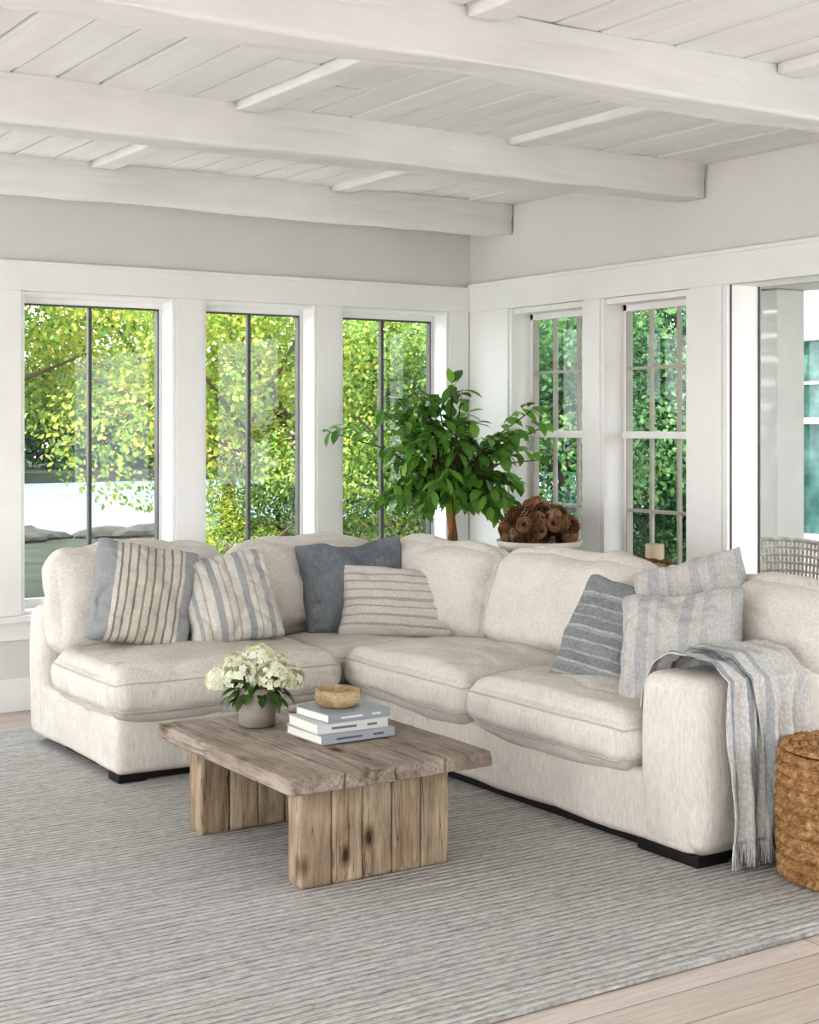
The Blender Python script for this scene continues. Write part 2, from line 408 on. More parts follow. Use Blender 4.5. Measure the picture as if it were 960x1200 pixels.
window_right(8,6.45,7.17); window_right(9,5.61,6.32)
fr=[(XR-.02,XR+TH+.02,5.345,5.379,0,2.239),(XR-.02,XR+TH+.02,3.751,3.785,0,2.239),(XR-.02,XR+TH+.02,3.785,5.345,2.2,2.239)]
fo=boxes('frame',fr,M['trim'],.003)
tk=boxes('track',[(XR+.0,XR+.008,5.339,5.345,0,2.2),(XR+.197,XR+.207,5.335,5.345,0,2.2),(XR+.06,XR+.14,3.785,5.345,.001,.015)],M['mull'],.001)
group('door_1',[fo,tk])

# ceiling planks + beams
bm=bmesh.new(); x=XL
while x<XR+TH:
    w=random.uniform(.16,.20); y=YF
    while y<YB+TH:
        l=random.uniform(2.2,4.5); y2=min(YB+TH,y+l)
        dz=random.uniform(-.007,.004); g=random.uniform(.007,.013)
        add_box(bm,x+g,min(x+w,XR+TH)-.004,y+.002,y2-.002,ZC+dz,ZC+.03); y=y2
    x+=w
add_box(bm,XL-TH,XR+TH,YF-TH,YB+TH,ZC+.031,ZC+.12)
ceil=obj_from_bm('ceiling',bm,[M['ceil'],M['gap']],False,.0015)
for p in list(ceil.data.polygons)[-6:]: p.material_index=1
def beam(name,x0,x1,y0,y1,z0,z1,seed,wr=.014,r=.018,n=70):
    return soft_box(name,((x0+x1)/2,(y0+y1)/2,(z0+z1)/2),((x1-x0)/2,(y1-y0)/2,(z1-z0)/2),r,M['beam'],n=n,wr=wr,seed=seed,wscale=(1.5,4,4) if x1-x0>y1-y0 else (4,1.5,4),even=True)
k=0
for y0,zz in ((7.14,2.64),(5.5,2.645),(3.84,2.65),(2.2,2.64),(.6,2.64)):
    beam('ceiling_beam',XL+.01,XR-.005,y0,y0+(.16 if k==0 else .2),zz,ZC+.01,k*3+1); k+=1
for x0 in (1.3,2.7,4.1):
    for ya,yb in ((.8,2.2),(2.4,3.84),(4.04,5.5),(5.7,7.14),(7.3,7.59)):
        beam('ceiling_crossbeam',x0,x0+.13,ya,yb,2.79,ZC+.01,x0*7+ya,wr=.007,r=.012,n=24)

# ---------------------------------------------------------------- RUG
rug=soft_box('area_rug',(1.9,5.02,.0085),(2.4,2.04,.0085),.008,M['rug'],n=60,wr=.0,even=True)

# ---------------------------------------------------------------- SOFA
parts=[]
lin=M['linen']
ZP=.018
def sbx(n_,x0,x1,y0,y1,z0,z1,r,**k):
    h=((x1-x0)/2,(y1-y0)/2,(z1-z0)/2)
    o=soft_box(n_,((x0+x1)/2,(y0+y1)/2,(z0+z1)/2),h,r,lin,**k)
    if isinstance(o,list): parts.extend(o)
    else: parts.append(o)
parts.append(boxes('plinth',[(2.35,3.5,5.77,6.78,ZP,.06),(3.51,4.47,3.63,6.78,ZP,.06)],M['black'],.004))
parts.append(boxes('corner_feet',[(2.295,2.42,5.745,5.86,ZP,.055),(3.475,3.62,3.6,3.9,ZP,.055)],M['black'],.004))
sbx('base_chaise',2.28,3.6,5.73,6.8,.05,.3,.03,side=.012,wr=.007,seed=1,wscale=(3,3,1.5))
sbx('base_long',3.47,4.5,3.62,6.8,.05,.3,.03,side=.012,wr=.007,seed=2,wscale=(3,3,1.5))
sbx('back_frame_1',2.27,4.5,6.6,6.81,.052,.65,.05,side=.008,wr=.008,seed=3,wscale=(3,3,2))
sbx('back_frame_2',4.3,4.51,3.6,6.81,.052,.65,.05,side=.008,wr=.008,seed=4,wscale=(3,3,2))
sbx('arm',3.465,4.5,3.58,3.88,.052,.64,.05,crown=.012,side=.016,wr=.012,seed=5,wscale=(4,4,1.5),n=44)
sbx('seat_cushion_1',2.24,3.33,5.67,6.42,.29,.475,.07,crown=.055,side=.028,wr=.014,seed=6,wscale=(2.5,4.5,2),n=60,pipes=(-.72,.62))
sbx('seat_cushion_2',3.33,4.12,5.84,6.42,.29,.465,.065,crown=.035,side=.02,wr=.012,seed=7,wscale=(3,4,2),n=40,pipes=(.62,))
sbx('seat_cushion_3',3.40,4.12,4.87,5.83,.29,.475,.07,crown=.055,side=.028,wr=.014,seed=8,wscale=(4.5,2.5,2),n=60,pipes=(-.72,.62))
sbx('seat_cushion_4',3.40,4.12,3.89,4.87,.29,.475,.07,crown=.055,side=.028,wr=.014,seed=9,wscale=(4.5,2.5,2),n=60,pipes=(-.72,.62))
def backc(nm,cx,cy,cz,w,h,t,yaw,tilt,seed,roll=0):
    mw=frame(Vector((cx,cy,cz)),yaw,tilt,roll)
    def post(s):
        v=s.y/(h/2); u=s.x/(w/2)
        s.z*= 1.0-.3*max(0,v)
        s.y-= .03*(1-min(1,abs(u))**2)*max(0,v)*(.5+.5*math.sin(seed*2.1))
        s.y-= .04*abs(u)**4*max(0,v)
        s.y+= .02*fbm(Vector((u*1.5+seed,0,seed)),2)*max(0,v)
        return s
    o=soft_box(nm,None,(w/2,h/2,t/2),.085,lin,n=54,crown=.055,side=.02,wr=.022,seed=seed,wscale=(2.8,2.8,2.8),mw=mw,post=post)
    parts.append(o)
backc('back_cushion_1',2.69,6.47,.70,.90,.48,.24,-90,10,11)
backc('back_cushion_2',3.58,6.48,.70,.88,.48,.24,-90,10,12)
backc('back_cushion_3',4.10,6.02,.695,.86,.48,.25,188,12,13)
backc('back_cushion_4',4.14,5.06,.695,1.0,.48,.26,180,12,14)
backc('back_cushion_5',4.16,4.05,.70,.98,.45,.25,180,12,15)
group('sectional_sofa',parts)

# ---------------------------------------------------------------- THROW PILLOWS
cr='#dad6ce'
m1=striped('pillow_stripe_grey_tan',0,.48,[(0,'#a3a5a7'),(.2,'#d8d2c9'),(.24,'#958d82'),(.26,'#d3cdc3'),(.31,'#999085'),(.33,'#d0c9bf'),(.39,'#8f877c'),(.41,'#cec7bc'),(.47,'#999085'),(.49,'#cdc5ba'),(.55,'#8f877c'),(.57,'#cec7bc'),(.63,'#999085'),(.65,'#cec7bc'),(.71,'#90887d'),(.73,'#d1cbc1'),(.79,'#9f988e'),(.81,'#d3cec6'),(.84,'#a9abac')])
m2=striped('pillow_stripe_cream_grey',0,.46,[(0,cr),(.1,'#b1b2b2'),(.14,cr),(.2,'#c0b7aa'),(.22,cr),(.3,'#aeafaf'),(.37,cr),(.42,'#c2b9ad'),(.44,cr),(.5,'#c2b9ad'),(.52,cr),(.6,'#aeafaf'),(.67,cr),(.72,'#c2b9ad'),(.74,cr),(.82,'#b1b2b2'),(.88,cr)])
m4=striped('pillow_stripe_lumbar',1,.36,[(0,'#d6d1c9'),(.14,'#b7afa6'),(.17,'#d6d1c9'),(.26,'#b9b1a8'),(.29,'#d8d3cc'),(.38,'#b3aba2'),(.40,'#d8d3cc'),(.48,'#b9b1a8'),(.52,'#d8d3cc'),(.61,'#b1a9a0'),(.63,'#d8d3cc'),(.73,'#bbb3aa'),(.76,'#d8d3cc'),(.84,'#b9b1a8'),(.87,'#d8d3cc')])
m5=striped('pillow_stripe_slate',1,.46,[(0,'#979a9d'),(.08,'#b8b6b1'),(.1,'#999c9f'),(.16,'#a3a6a8'),(.19,'#c5c1b9'),(.21,'#95989c'),(.28,'#b8b6b0'),(.3,'#9c9fa2'),(.38,'#c2bdb5'),(.4,'#96999c'),(.47,'#acaeae'),(.5,'#c6c1b9'),(.52,'#979b9e'),(.6,'#b7b5b0'),(.62,'#9da0a3'),(.7,'#beb9b3'),(.72,'#96999c'),(.8,'#aeafaf'),(.83,'#c5c1b9'),(.85,'#999c9f')],.55)
m6=striped('pillow_stripe_pale',0,.5,[(0,'#c3c1be'),(.12,'#cfccc7'),(.2,'#bababa'),(.3,'#cbc8c4'),(.36,'#bebebe'),(.4,'#cdcac5'),(.55,'#bbbbbb'),(.63,'#cfccc7'),(.7,'#c0bfbf'),(.76,'#cdcac6'),(.9,'#bebebd')],.4)
pillow('throw_pillow',.48,.48,.21,m1,frame(Vector((2.59,6.2,.735)),-100,20,-12),1)
pillow('throw_pillow',.45,.45,.2,m2,frame(Vector((2.98,6.12,.70)),-102,24,8),2)
pillow('throw_pillow',.56,.48,.2,M['bluegrey'],frame(Vector((3.72,6.24,.705)),-108,20,5),3,chop=.03)
pillow('lumbar_pillow',.70,.37,.2,m4,frame(Vector((3.88,5.98,.63)),-120,22,-4),4)
pillow('throw_pillow',.45,.48,.24,m5,frame(Vector((3.83,4.41,.645)),206,24,-12),5,pinch=.04)
pillow('throw_pillow',.48,.46,.22,m6,frame(Vector((3.78,4.0,.68)),206,26,8),6,chop=.015)
pillow('throw_pillow',.46,.46,.16,m6,frame(Vector((4.0,4.15,.765)),206,16,18),7)

# ---------------------------------------------------------------- COFFEE TABLE
x0,x1,y0,y1=2.17,2.94,4.02,5.06
def rough_plank(nm,lst,mat,seed,amp=.006):
    bm=bmesh.new()
    for k,b in enumerate(lst):
        t=bmesh.new(); bmesh.ops.create_cube(t,size=2); bmesh.ops.subdivide_edges(t,edges=t.edges[:],cuts=20,use_grid_fill=True)
        c=Vector(((b[0]+b[1])/2,(b[2]+b[3])/2,(b[4]+b[5])/2)); h=Vector(((b[1]-b[0])/2,(b[3]-b[2])/2,(b[5]-b[4])/2))
        for v in t.verts:
            s=sb_point(v.co,h,.004,0,0,0,0,(1,1,1))
            edge=sum(1 for q in range(3) if abs(v.co[q])>.97)
            w=c+s
            if edge>=2:
                d=fbm(w*14+Vector((seed,k,0)),3)*amp
                s-=Vector([math.copysign(max(0,d),v.co[q]) if abs(v.co[q])>.97 else 0 for q in range(3)])
            v.co=c+s
        me=bpy.data.meshes.new('t'); t.to_mesh(me); t.free(); bm.from_mesh(me); bpy.data.meshes.remove(me)
    return obj_from_bm(nm,bm,mat,True)
w=(x1-x0)/4
top=rough_plank('top',[(x0+i*w+.0006,x0+(i+1)*w-.0006,y0+random.uniform(0,.006),y1-random.uniform(0,.006),.346,.40+random.uniform(-.003,.001)) for i in range(4)],M['wood_y'],2,.010)
def leg(nm,ya,yb,sd):
    n=5; X0,X1=2.26,2.83; ww=(X1-X0)/n
    return rough_plank(nm,[(X0+i*ww+.0018,X0+(i+1)*ww-.0018,ya+random.uniform(0,.009),yb-random.uniform(0,.009),.0175,.348) for i in range(n)],M['wood_z'],sd,.008)
group('coffee_table',[top,leg('leg_panel_1',4.12,4.22,4),leg('leg_panel_2',4.86,4.98,9)])

def book(i,cx,cy,z,w,d,h,rot,cover,label):
    cm=simple('book_cover_%d'%i,cover,cover,.5); pm=simple('book_pages_%d'%i,'#e8e4da','#d6d1c5',.9,60,None,.2,(1,1,30))
    R=Matrix.Translation((cx,cy,z))@Matrix.Rotation(math.radians(rot),4,'Z')
    c=boxes('cover',[(-w/2,w/2,-d/2,d/2,0,.003),(-w/2,w/2,-d/2,d/2,h-.003,h),(-w/2,w/2,-d/2,-d/2+.003,.003,h-.003)],cm,.001)
    p=boxes('pages',[(-w/2+.005,w/2-.004,-d/2+.003,d/2-.004,.003,h-.003)],pm,0)
    l=[boxes('spine_label',[(-w*.3,w*.05,-d/2-.0006,-d/2,h*.38,h*.62),(w*.2,w*.34,-d/2-.0006,-d/2,h*.38,h*.62)],simple('spine_ink_%d'%i,label,label,.6),0)]
    out=[c,p]+l
    for o in out: o.matrix_world=R
    return out
bks=book(1,2.635,4.52,.4015,.30,.25,.031,1,'#a3a9af','#5c6268')+book(2,2.63,4.53,.433,.28,.23,.034,-2,'#cfd0d0','#6c7278')+book(3,2.65,4.53,.4675,.26,.22,.030,3,'#989ea3','#d9dbdb')
bpy.context.view_layer.update()
group('stack_of_books',bks)
lathe('wooden_bowl',[(.055,0),(.072,.012),(.081,.035),(.08,.06),(.070,.063),(.066,.045),(.05,.03),(.0,.028)],wood_mat('carved_wood','x',('#9c8263','#bda47f','#d2bf9e'),.6,False,.5),(2.64,4.54,.4985),jit=.010)
VX,VY=2.46,4.82
vz=lathe('vase',[(.055,0),(.066,.006),(.069,.06),(.068,.12),(.066,.142),(.062,.144),(.06,.12),(.058,.02),(0,.018)],M['ceramic'],(VX,VY,.401))
V=[];F=[];C=[]
def quad_leaf(c,d,side,nrm,l,w,col,bendf=.25):
    i=len(V); d=d.normalized(); side=side.normalized(); nrm=nrm.normalized()
    pr=[(0,.02),(.25,.8),(.5,1),(.75,.75),(1,.02)]
    for t,wf in pr:
        base=c+d*(l*t)-nrm*(l*bendf*t*t)
        V.append(base+side*(w/2*wf)+nrm*(w*.12*wf)); V.append(base); V.append(base-side*(w/2*wf)+nrm*(w*.12*wf))
        for _ in range(3): C.append(col)
    for k in range(4):
        a=i+k*3
        F.append((a,a+1,a+4,a+3)); F.append((a+1,a+2,a+5,a+4))
def rnd_dir():
    z=random.uniform(-1,1); a=random.uniform(0,2*math.pi); r=math.sqrt(1-z*z); return Vector((r*math.cos(a),r*math.sin(a),z))
def basis(n):
    t=Vector((0,0,1)) if abs(n.z)<.9 else Vector((1,0,0))
    a=n.cross(t).normalized(); b=n.cross(a).normalized()
    an=random.uniform(0,6.28); return a*math.cos(an)+b*math.sin(an), b*math.cos(an)-a*math.sin(an)
heads=[((0,0,.225),.072),((-.085,-.03,.195),.064),((.09,.03,.19),.066),((.02,-.085,.185),.06),((-.04,.08,.20),.06),((.11,-.05,.165),.05),((-.13,.05,.17),.05)]
for (hx,hy,hz),R in heads:
    for _ in range(170):
        n=rnd_dir()
        if n.z<-.5: continue
        c=Vector((VX+hx,VY+hy,.401+hz))+n*R*random.uniform(.84,1.06)
        a,b=basis(n); g=random.random()
        col=(.86,.86,.76-.1*g,1) if g<.82 else (.62,.70,.38,1)
        s=random.uniform(.010,.0145)
        for k in range(4):
            an=k*math.pi/2; dd=a*math.cos(an)+b*math.sin(an)
            i=len(V); sd=n.cross(dd)
            V.extend([c,c+dd*s*.6+sd*s*.5+n*.002,c+dd*s*1.15+n*.001,c+dd*s*.6-sd*s*.5+n*.002]); C.extend([col]*4); F.append((i,i+1,i+2,i+3))
fl=meshobj('blooms',V,F,M['petal'],False,C)
V=[];F=[];C=[]
for k in range(60):
    a=random.uniform(0,6.28); el=random.uniform(-.55,.35)
    d=Vector((math.cos(a),math.sin(a),el)); c=Vector((VX,VY,.401+random.uniform(.13,.18)))+d*random.uniform(.03,.09)
    sd=d.cross(Vector((0,0,1))); n=sd.cross(d)
    g=random.uniform(.6,1.2); quad_leaf(c,d,sd,n,random.uniform(.05,.075),random.uniform(.03,.042),(.09*g,.18*g,.045*g,1),.4)
lv=meshobj('leaves',V,F,M['pleaf'],True,C)
st=tube('stems',[[((VX,VY,.43),.004),((VX+h[0][0]*.8,VY+h[0][1]*.8,.401+h[0][2]),.003)] for h in heads],simple('stem_green','#4d6a2c','#5b7a36',.7))
group('vase_of_hydrangeas',[vz,fl,lv,st],Vector((VX,VY,.401)))

# ---------------------------------------------------------------- THROW BLANKET
def blanket():
    V=[];F=[]
    def profile(s):
        P=[(3.945,.46),(3.925,.56),(3.885,.655),(3.83,.685),(3.72,.69),(3.62,.682),(3.555,.64),(3.543,.55),(3.54,.4),(3.535,.25),(3.53,.11)]
        t=s*(len(P)-1); i=min(int(t),len(P)-2); f=t-i; f2=f
        return P[i][0]*(1-f2)+P[i+1][0]*f2, P[i][1]*(1-f2)+P[i+1][1]*f2
    nu,nv=60,100
    for layer,(xa,xb,off,send) in enumerate(((3.53,3.83,.004,1.0),(3.66,3.93,.022,.95))):
        base=len(V)
        for i in range(nu+1):
            for j in range(nv+1):
                s=j/nv; u=i/nu
                y,z=profile(s*send)
                drop=max(0,s-.5)*2
                x=xa+(xb-xa)*u+ .02*math.sin(s*5+layer*2)-drop*.02*(u-.5)*2 + .03*fbm(Vector((u*2,s*3,layer)),2)
                fold=(math.sin(u*17+layer*2+s*2)*.5+.5)*(.012+.026*drop)+.010*fbm(Vector((u*6,s*8,layer+3)),3)
                if s*send<.2: oy,oz=.8,.4
                elif s*send<.55: oy,oz=0,1
                else: oy,oz=-1,.1
                V.append(Vector((x,y+oy*(off+fold),z+oz*(off+fold))))
        for i in range(nu):
            for j in range(nv):
                a=base+i*(nv+1)+j; F.append((a,a+1,a+nv+2,a+nv+1))
        for i in range(0,nu+1):
            for q in (0,.5):
                if i+q>nu: continue
                v0=V[base+i*(nv+1)+nv]
                r=.0028; L_=random.uniform(.07,.09); k=len(V); dx=random.uniform(-.012,.012); dy=random.uniform(-.012,.004)
                xo=q*(xb-xa)/nu
                for t in (0,.4,1):
                    for (ax,ay) in ((-r,-r),(r,-r),(r,r),(-r,r)):
                        V.append(Vector((v0.x+xo+ax*(1-.4*t)+dx*t,v0.y+ay+dy*t,v0.z+.004-L_*t)))
                for t in range(2):
                    for m_ in range(4):
                        a=k+t*4; F.append((a+m_,a+(m_+1)%4,a+4+(m_+1)%4,a+4+m_))
    m,nt,b=newmat('knitted_throw'); b.inputs['Roughness'].default_value=1; b.inputs['Specular IOR Level'].default_value=.0
    v=coords(nt,'Object')
    sp=nt.nodes.new('ShaderNodeSeparateXYZ'); L(nt,v,sp.inputs[0])
    mr=nt.nodes.new('ShaderNodeMapRange'); L(nt,sp.outputs[0],mr.inputs[0]); mr.inputs[1].default_value=3.5; mr.inputs[2].default_value=3.95
    c=ramp(nt,mr.outputs[0],[(0,rgb('#d6d4d1')),(.12,rgb('#a6abaf')),(.17,rgb('#d9d7d4')),(.28,rgb('#9ea3a8')),(.34,rgb('#d6d4d0')),(.44,rgb('#b4b7b8')),(.49,rgb('#d3d1ce'))],'CONSTANT')
    ch=nt.nodes.new('ShaderNodeTexVoronoi'); ch.inputs['Scale'].default_value=95; L(nt,coords(nt,'Object',(1,1,.7)),ch.inputs['Vector'])
    c=mixc(nt,.32,c,ramp(nt,ch.outputs['Distance'],[(.1,(1,1,1,1)),(.7,(.3,.3,.31,1))]),'MULTIPLY')
    L(nt,c,b.inputs['Base Color']); bump(nt,b,ch.outputs['Distance'],-.8,.006)
    o=meshobj('throw_blanket',V,F,m,True)
    md=o.modifiers.new('thick','SOLIDIFY'); md.thickness=.005; md.offset=1
blanket()

# ---------------------------------------------------------------- BASKET
def basket():
    cx,cy,R,H=3.86,3.265,.235,.415; V=[];F=[]; nt_=480; rows=11; pr=18
    nz=rows*pr
    for j in range(nz+1):
        z=j/nz; rowf=z*rows; row=int(min(rowf,rows-1e-6)); f=rowf-row
        for i in range(nt_):
            a=2*math.pi*i/nt_
            sl=1 if row%2 else -1
            ph=a*26+sl*f*2.2+row*.9
            strand=abs(math.sin(ph))**.6
            rr=R*(1+.03*math.sin(math.pi*z))+.020*math.sqrt(max(0,math.sin(math.pi*f)))*(.25+.75*strand)+.002*fbm(Vector((a*9,z*40,0)),2)
            V.append((rr*math.cos(a),rr*math.sin(a),z*H))
    for j in range(nz):
        for i in range(nt_):
            k=(i+1)%nt_; F.append((j*nt_+i,j*nt_+k,(j+1)*nt_+k,(j+1)*nt_+i))
    mt,nt,b=newmat('woven_seagrass'); b.inputs['Roughness'].default_value=.8; b.inputs['Specular IOR Level'].default_value=.2
    v=coords(nt,'Object'); nn=noisetex(nt,v,26,5,.7); n2=noisetex(nt,coords(nt,'Object',(1,1,3)),80,3)
    c=ramp(nt,nn,[(.3,rgb('#7f5c3a')),(.5,rgb('#ac865c')),(.72,rgb('#d0ae84'))]); c=mixc(nt,.6,c,ramp(nt,n2,[(.36,(.32,.27,.23,1)),(.58,(1,1,1,1))]),'MULTIPLY')
    L(nt,c,b.inputs['Base Color']); bump(nt,b,n2,.6,.005)
    body=meshobj('body',V,F,mt)
    V=[];F=[]; rings=8; pr=12; n2_=rings*pr
    for j in range(n2_+1):
        t=j/n2_; rf=t*rings; f=rf-int(min(rf,rings-1e-6)); row=int(min(rf,rings-1e-6))
        for i in range(nt_):
            a=2*math.pi*i/nt_; st=abs(math.sin(a*(6+row*4)+(1 if row%2 else -1)*f*2.4))**.6
            r=(R+.008)*max(.02,t); V.append((r*math.cos(a),r*math.sin(a),H+.006+.014*math.sqrt(max(0,math.sin(math.pi*f)))*(.4+.6*st)))
    for j in range(n2_):
        for i in range(nt_):
            k=(i+1)%nt_; F.append((j*nt_+i,(j+1)*nt_+i,(j+1)*nt_+k,j*nt_+k))
    lid=meshobj('lid',V,F,mt)
    for o in (body,lid): o.location=(cx,cy,.018)
    bpy.context.view_layer.update()
    group('woven_basket',[body,lid],Vector((cx,cy,.018)))
basket()

# ---------------------------------------------------------------- CONSOLE + PLANT + BOWL
cz=.775
c1=boxes('top',[(4.68,5.2,3.95,6.7,cz-.04,cz)],M['walnut'],.004)
c2=boxes('legs',[(4.70,4.76,3.98,4.04,0.001,cz-.04),(5.12,5.18,3.98,4.04,0.001,cz-.04),(4.70,4.76,6.61,6.67,0.001,cz-.04),(5.12,5.18,6.61,6.67,0.001,cz-.04),(4.71,5.17,4.0,6.65,.16,.19),(4.71,4.735,4.0,6.65,cz-.12,cz-.04)],M['walnut'],.003)
group('console_table',[c1,c2])
bx,by=4.93,6.32
bowl=lathe('bowl',[(.10,0),(.15,.015),(.21,.05),(.235,.095),(.225,.097),(.20,.055),(.14,.03),(0,.028)],M['white_ceramic'],(bx,by,cz+.001))
V=[];F=[];C=[]
def pinecone(c,ax,Lc,Rc):
    a0=ax.orthogonal().normalized(); b0=ax.cross(a0)
    n=80
    for k in range(n):
        t=(k+.5)/n; ang=k*2.39996
        rr=Rc*math.sin(math.pi*(.12+.83*t))**.75
        rad=a0*math.cos(ang)+b0*math.sin(ang)
        p=c+ax*(Lc*(t-.5))+rad*rr*.35
        d=(rad*.9+ax*.45).normalized(); sd=d.cross(ax).normalized(); nn=sd.cross(d)
        l=rr*.95+.008; w=.010+.009*math.sin(math.pi*t)
        i=len(V)
        V.extend([p-sd*w*.4,p+sd*w*.4,p+d*l*.75+sd*w,p+d*l+ax*.004,p+d*l*.75-sd*w,p+nn*.003+d*l*.4])
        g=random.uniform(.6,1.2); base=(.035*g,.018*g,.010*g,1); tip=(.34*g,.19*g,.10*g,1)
        C.extend([base,base,tip,tip,tip,base])
        F.extend([(i,i+1,i+5),(i+1,i+2,i+5),(i+2,i+3,i+5),(i+3,i+4,i+5),(i+4,i,i+5),(i+4,i+3,i+2,i+1),(i+4,i+1,i)])
for k in range(80):
    n=rnd_dir(); n.z=abs(n.z)
    q=random.uniform(.8,1.0) if k>14 else random.uniform(.1,.6)
    c=Vector((n.x*.185*q,n.y*.185*q,.09+n.z*.20*q))
    ax=(rnd_dir()+n*.4).normalized()
    pinecone(c,ax,random.uniform(.075,.10),random.uniform(.032,.040))
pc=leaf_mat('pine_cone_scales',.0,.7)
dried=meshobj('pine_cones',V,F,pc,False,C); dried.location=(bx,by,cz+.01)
bpy.context.view_layer.update()
group('bowl_of_pine_cones',[bowl,dried],Vector((bx,by,cz)))
tray=boxes('tray',[(4.78,5.06,5.2,5.75,cz+.001,cz+.012),(4.78,4.79,5.2,5.75,cz+.012,cz+.03),(5.05,5.06,5.2,5.75,cz+.012,cz+.03)],simple('rattan_tray','#9a6a42','#7c5233',.7,30),.002)
pp=[]
for k in range(50):
    c=Vector((4.86+random.uniform(-.07,.05),5.42+random.uniform(-.18,.2),cz+.03+random.uniform(0,.04))); a=random.uniform(0,6.28); l=random.uniform(.06,.13)
    d=Vector((math.cos(a),math.sin(a),random.uniform(-.03,.2)))
    pp.append([(c-d*l*.6,.003),(c+Vector((0,0,.01)),.003),(c+d*l,.002)])
tw=tube('twigs',pp,simple('twig_brown','#8a5a35','#63401f',.8))
group('tray_of_twigs',[tray,tw])
lathe('candle_holder',[(.052,0),(.058,.005),(.052,.03),(.045,.04),(.045,.13),(.042,.132),(.039,.07),(0,.065)],simple('beige_stoneware','#cbb9a4','#b9a58f',.6),(4.88,5.35,cz+.014))

px,py=4.82,7.0
pot=lathe('pot',[(.14,0),(.16,.01),(.19,.3),(.2,.34),(.185,.345),(.175,.3),(0,.29)],M['white_ceramic'],(px,py,.36))
stand=boxes('stand',[(px-.2,px+.2,py-.2,py+.2,.33,.36),(px-.19,px-.15,py-.19,py-.15,.001,.33),(px+.15,px+.19,py-.19,py-.15,.001,.33),(px-.19,px-.15,py+.15,py+.19,.001,.33),(px+.15,px+.19,py+.15,py+.19,.001,.33)],M['walnut'],.003)
random.seed(21)
paths=[[((px,py,.62),.03),((px+.015,py,.85),.027),((px-.01,py,1.02),.024),((px+.02,py,1.15),.018)],[((px+.03,py+.02,.62),.016),((px-.02,py-.02,.85),.015),((px+.03,py+.01,1.05),.013)]]
V=[];F=[];C=[]
def twig_leaves(P0,P1,n):
    for k in range(n):
        t=(k+.5)/n; p=P0.lerp(P1,t)+Vector((0,0,.06*math.sin(t*3.14)))
        dirb=(P1-P0).normalized()
        for sgn in (1,-1):
            sd=dirb.cross(Vector((0,0,1))).normalized()*sgn
            d=(dirb*.5+sd*random.uniform(.5,1)+Vector((0,0,random.uniform(-.9,.15)))+rnd_dir()*.3).normalized()
            s2=d.cross(Vector((0,0,1))+rnd_dir()*.4).normalized(); nn=s2.cross(d)
            if nn.z<0: nn=-nn
            g=random.uniform(.6,1.4); y=random.random()
            col=(.15*g+.07*(y>.8),.33*g+.09*(y>.8),.065*g,1)
            l=random.uniform(.08,.135)
            if p.x+d.x*l>5.33 or p.y+d.y*l>7.54: continue
            quad_leaf(p,d,s2,nn,l,random.uniform(.04,.062),col,random.uniform(.1,.4))
top0=Vector((px,py,1.08))
tips=[]
for k in range(110):
    a=random.uniform(0,6.28); rr=random.uniform(.1,.52)
    zz=random.uniform(-.22,.46)
    if rr>.38: zz=random.uniform(-.25,.26)
    tips.append(Vector((min(5.27,px+rr*math.cos(a)*.98),py+rr*math.sin(a)*.6,1.22+zz)))
tips+= [Vector((px,py,1.74)),Vector((px+.08,py,1.70)),Vector((px-.42,py+.1,1.58)),Vector((px-.30,py+.12,1.64)),Vector((px+.36,py-.34,1.60)),Vector((px+.42,py-.38,1.5)),Vector((px+.42,py-.34,1.3)),Vector((px+.28,py-.34,.94)),Vector((px+.24,py-.26,.86)),Vector((px+.3,py-.24,1.0)),Vector((px-.66,py+.28,1.46))]
for tpt in tips:
    mid=top0.lerp(tpt,.5)+Vector((0,0,.08))
    paths.append([(top0,.008),(mid,.005),(tpt,.0025)])
    L_=(tpt-mid).length
    twig_leaves(mid,tpt,max(3,int(L_/.042)))
lf=meshobj('leaves',V,F,M['pleaf'],True,C)
tk=tube('trunk',paths[:2],M['trunk']); brn=tube('branches',paths[2:],simple('twig_green','#4f5a2a','#5f4a30',.8))
soil=lathe('soil',[(.17,0),(.17,.01)],simple('soil','#2a211a','#1a1410',.95,20,20,.5),(px,py,.65))
group('potted_tree',[pot,stand,lf,tk,brn,soil],Vector((px,py,0)))

# ---------------------------------------------------------------- OUTSIDE
random.seed(5)
ZG=-1.0
gm=simple('grass_ground','#3a4035','#282d26',.95,1.2,8,.6,spec=.1)
boxes('lawn',[(-45,95,9.5,32,ZG-.3,ZG),(10.5,95,-40,9.5,ZG-.3,ZG)],gm,0)
boxes('added_bounce_ground',[(-45,10.5,-40,YF-TH-.01,ZG-.3,-.15),(-45,XL-TH-.01,YF-TH-.01,9.5,ZG-.3,-.15)],simple('bounce_ground_pale','#cfcbc6','#bdb9b3',.9,2,9,.3),0)  # unseen pale ground, added so light bounced indoors stays neutral, not green
lm=simple('lake_water','#5d7180','#70838f',.7,.25,1.5,.5,(.3,2,1),spec=.15); boxes('lake',[(-60,110,32.01,62,ZG-.3,ZG-.05)],lm,0)
boxes('far_shore',[(-60,120,62.01,90,ZG-.3,ZG+.4)],gm,0)
bm=bmesh.new()
for k in range(60):
    r=random.uniform(.15,.45); res=bmesh.ops.create_icosphere(bm,subdivisions=2,radius=r)
    c=Vector((random.uniform(4,22),random.uniform(30.5,31.8),ZG+.05))
    for v in res['verts']:
        v.co=Vector((v.co.x*1.8,v.co.y,v.co.z*.5))*(1+.3*fbm(v.co*2+Vector((k,0,0)),2))+c
obj_from_bm('shore_rocks',bm,simple('rock_grey','#504f4b','#35342f',.9,3,8,.6,spec=.1),False)

